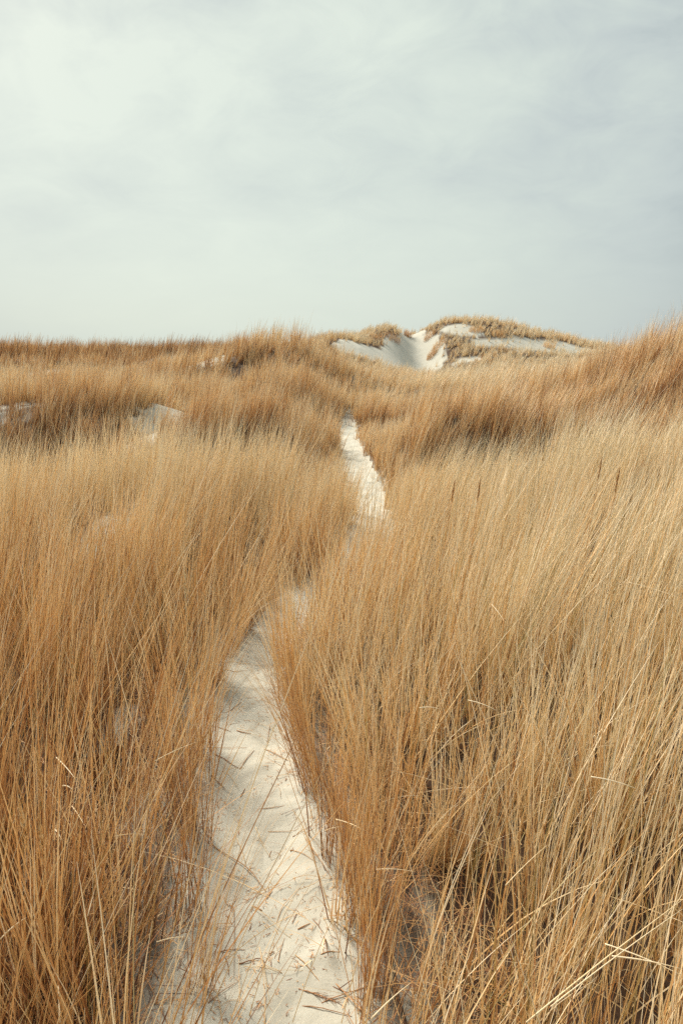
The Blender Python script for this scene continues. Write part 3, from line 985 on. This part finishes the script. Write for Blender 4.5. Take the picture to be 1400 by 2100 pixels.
GB = 'bright broken stalks caught in the grass'
c6 = lambda x, y: (x / 2.8, 1600 + y / 2.8)
c8 = lambda x, y: (900 + x / 2.8, 1600 + y / 2.8)
c3 = lambda x, y: (x / 2.8, 1100 + y / 2.8)
c5 = lambda x, y: (900 + x / 2.8, 1100 + y / 2.8)
BR = [
    (c7(808, 225), c7(975, 290), .32, .0030, 'thick white broken stalk beside the right edge of the path, tilted down to the right'),
    (c7(745, 290), c7(850, 268), .30, .0018, 'thin pale stalk just below the thick white one at the path edge'),
    (c7(1040, 512), c7(1260, 525), .34, .0016, 'level pale stalk across the upright stems right of the path'),
    (c7(1010, 1370), c7(1235, 1165), .38, .0024, 'pale stalk rising to the right at the bottom of the right bank'),
    (c8(380, 605), c8(620, 372), .5, .0018, 'pale stalk slanting up right in the middle of the lower right grass'),
    (c8(870, -20), c8(1130, 48), .62, .0026, 'bright bent stalk lying nearly level in the upper part of the lower right grass'),
    (c8(950, 940), c8(1390, 1120), .45, .0026, 'pale stalk lying across the dark gap near the bottom right corner'),
    (c8(990, 1010), c8(1395, 1085), .46, .0026, 'second pale stalk crossing the dark gap near the bottom right corner'),
    (c8(500, 1390), c8(1390, 690), .60, .0021, 'longest pale blade sweeping up to the right edge from the bottom right grass'),
    (c8(640, 1300), c8(1395, 740), .62, .0017, 'long pale blade running just below the longest sweeping one'),
    (c5(165, 940), c5(330, 1000), .62, .0022, 'bright straw tilted down right in the middle of the right slope'),
    (c5(300, 390), c5(375, 490), .66, .0016, 'short bright straw pointing down right high on the right slope'),
    (c5(1085, 262), c5(1400, 362), .66, .0018, 'thin pale straw near the right edge sloping down out of the picture'),
    (c4(1285, 985), c4(1400, 990), .6, .0024, 'short level white straw in the brown patch right of the path bend'),
    (c6(362, 32), c6(418, 54), .55, .0030, 'short white straw high in the lower left grass'),
    (c6(315, 282), c6(358, 345), .5, .0024, 'short white forked straw in the upper part of the lower left grass'),
    (c6(415, 150), c6(495, 275), .52, .0022, 'pale straw slanting down right beside the forked white straw'),
    (c6(2, 915), c6(152, 788), .45, .0024, 'pale straw rising from the left edge of the picture'),
    (c6(345, 1390), c6(333, 1070), .35, .0030, 'upright bleached stalk at the bottom of the left bank'),
    (c6(505, 780), c6(582, 505), .42, .0020, 'slim upright white stalk in the middle of the lower left grass'),
    (c6(660, 322), c6(830, 312), .38, .0018, 'level tan straw near the bare sand gap in the left bank'),
    (c6(900, 930), c6(1065, 900), .25, .0024, 'bent pale straw reaching the sand from the left bank'),
    (c3(322, 1268), c3(440, 1400), .6, .0026, 'bright straw slanting down right in the middle of the left bank'),
    (c3(890, 1290), c3(1130, 1180), .45, .0020, 'golden stalk rising right toward the path from the left bank'),
]
for k, (a, b, h, r, lab) in enumerate(BR):
    span('broken_stalk', a, h, b, h, r, .97 if k % 4 else .88, lab, 'stalk', GB)

GL = 'long blades leaning over the path'
LB = [
    (c7(60, 1390), .02, c7(760, 60), .55, .0020, 'longest pale blade crossing the whole path from bottom left to the right bank'),
    (c7(20, 1200), .02, c7(800, 700), .42, .0018, 'long pale blade lying over the lower path toward the right bank'),
    (c7(300, 1390), .02, c7(640, 560), .4, .0018, 'pale blade rising from the bottom of the path to its middle'),
    (c7(840, 1395), .02, c7(1110, 600), .5, .0022, 'tall pale blade rising from the bottom right corner of the path'),
    (c7(560, 1390), .02, c7(930, 590), .45, .0018, 'slanting pale blade starting at the bottom middle of the path'),
]
for a, ha, b, hb, r, lab in LB:
    span('long_blade', a, ha, b, hb, r, .80, lab, 'grass blade', GL, .05, .2)


# ---------------------------------------------------------------- seed heads
def seed_stalk(px, py, h, ln, lean, hue, label, hl=0.11):
    """a marram flower stalk whose head shows at a photo point"""
    top = at(px, py, h)
    rs = random.Random(int(px * 7 + py))
    foot = np.array((top[0] - lean * .5, top[1] + .02, 0.0)); foot[2] = float(terrain(foot[0], foot[1])) - .01
    K = []
    for t in np.linspace(0, 1, 10):
        K.append(foot + (top - foot) * t + np.array((-.06 * lean * math.sin(math.pi * t), 0, 0)))
    root = bpy.data.objects.new('seed_stalk', None)
    root.location = foot; root.empty_display_size = .05
    col.objects.link(root)
    tag(root, label, 'seed stalk', 'seed heads above the grass')
    tube_obj('stem', [(*tube(K, [.0018 - .0008 * t for t in np.linspace(0, 1, 10)]), hue)], foot, parent=root)
    d = K[-1] - K[-2]; d /= np.linalg.norm(d)
    parts = []
    m = 64
    for i in range(m):
        t = i / (m - 1)
        c = K[-1] + d * hl * t
        wv = .0048 * math.sin(math.pi * min(1, .12 + .9 * t)) ** .6
        a = rs.uniform(0, 6.28)
        o_ = np.array((math.cos(a), math.sin(a), 0)) * wv
        parts.append((*tube([c, c + o_ * .7 + d * .006, c + o_ + d * .015], [.0008, .0014, .0003], 4), hue + rs.uniform(-.12, .12)))
    tube_obj('seed_head', parts, foot, parent=root)


seed_stalk(978, 1030, .86, 1, .10, .44, 'brown seed head standing alone in the pale grass right of the path')
seed_stalk(1225, 985, .86, 1, .10, .44, 'slim brown seed head near the top of the right slope, left one of two')
seed_stalk(1260, 1010, .84, 1, .12, .44, 'slim brown seed head near the top of the right slope, right one of two')
seed_stalk(925, 1030, .84, 1, .14, .40, 'leaning tan seed head just left of the lone brown one')
seed_stalk(60, 1755, .62, 1, -.03, .66, 'fluffy pale seed head on a stalk in the lower left grass, taller of two', .13)
seed_stalk(92, 1780, .60, 1, .02, .62, 'fluffy pale seed head low in the lower left grass, shorter of two', .12)
seed_stalk(88, 1650, .66, 1, .02, .60, 'fluffy tan seed head high in the lower left grass', .14)
seed_stalk(198, 1395, .74, 1, .03, .72, 'pale seed head standing upright in the middle of the left bank', .13)
seed_stalk(153, 1410, .72, 1, .02, .68, 'pale seed head leaning in the left bank beside the upright one', .12)
seed_stalk(381, 1235, .78, 1, .03, .80, 'whitish seed head in the left bank close to the path bend', .12)

# ---------------------------------------------------------------- tufts one can tell apart on the far sand
GF = 'tufts on the bare sand of the far dune'
FT = [
    (770, 690, .9, .28, 'dark tuft on the left shoulder of the far dune'),
    (805, 688, 1.1, .26, 'dense dark tuft on the far dune just left of the white blowout'),
    (835, 682, .6, .34, 'small tuft at the top of the white blowout, on its left rim'),
    (880, 684, .8, .36, 'tuft on the right rim at the top of the white blowout'),
    (898, 702, .9, .48, 'wide pale tuft on the right wall of the white blowout'),
    (885, 722, .7, .40, 'low tuft hanging on the right wall of the white blowout'),
    (975, 672, .9, .50, 'pale tuft on the rounded summit of the far dune'),
    (1020, 682, .9, .48, 'pale tuft on the right shoulder of the far dune'),
    (1125, 705, .8, .60, 'lone pale tuft on the sandy skyline right of the far dune'),
]
for k, (px, py, wd_, hu_, lab) in enumerate(FT):
    tuft(px, py + 8, 190, .62, rad(15), .3, .28, hu_ + .14, lab, group=GF, r=wd_ * .6, wmul=6, seed=50 + k)
print('done')
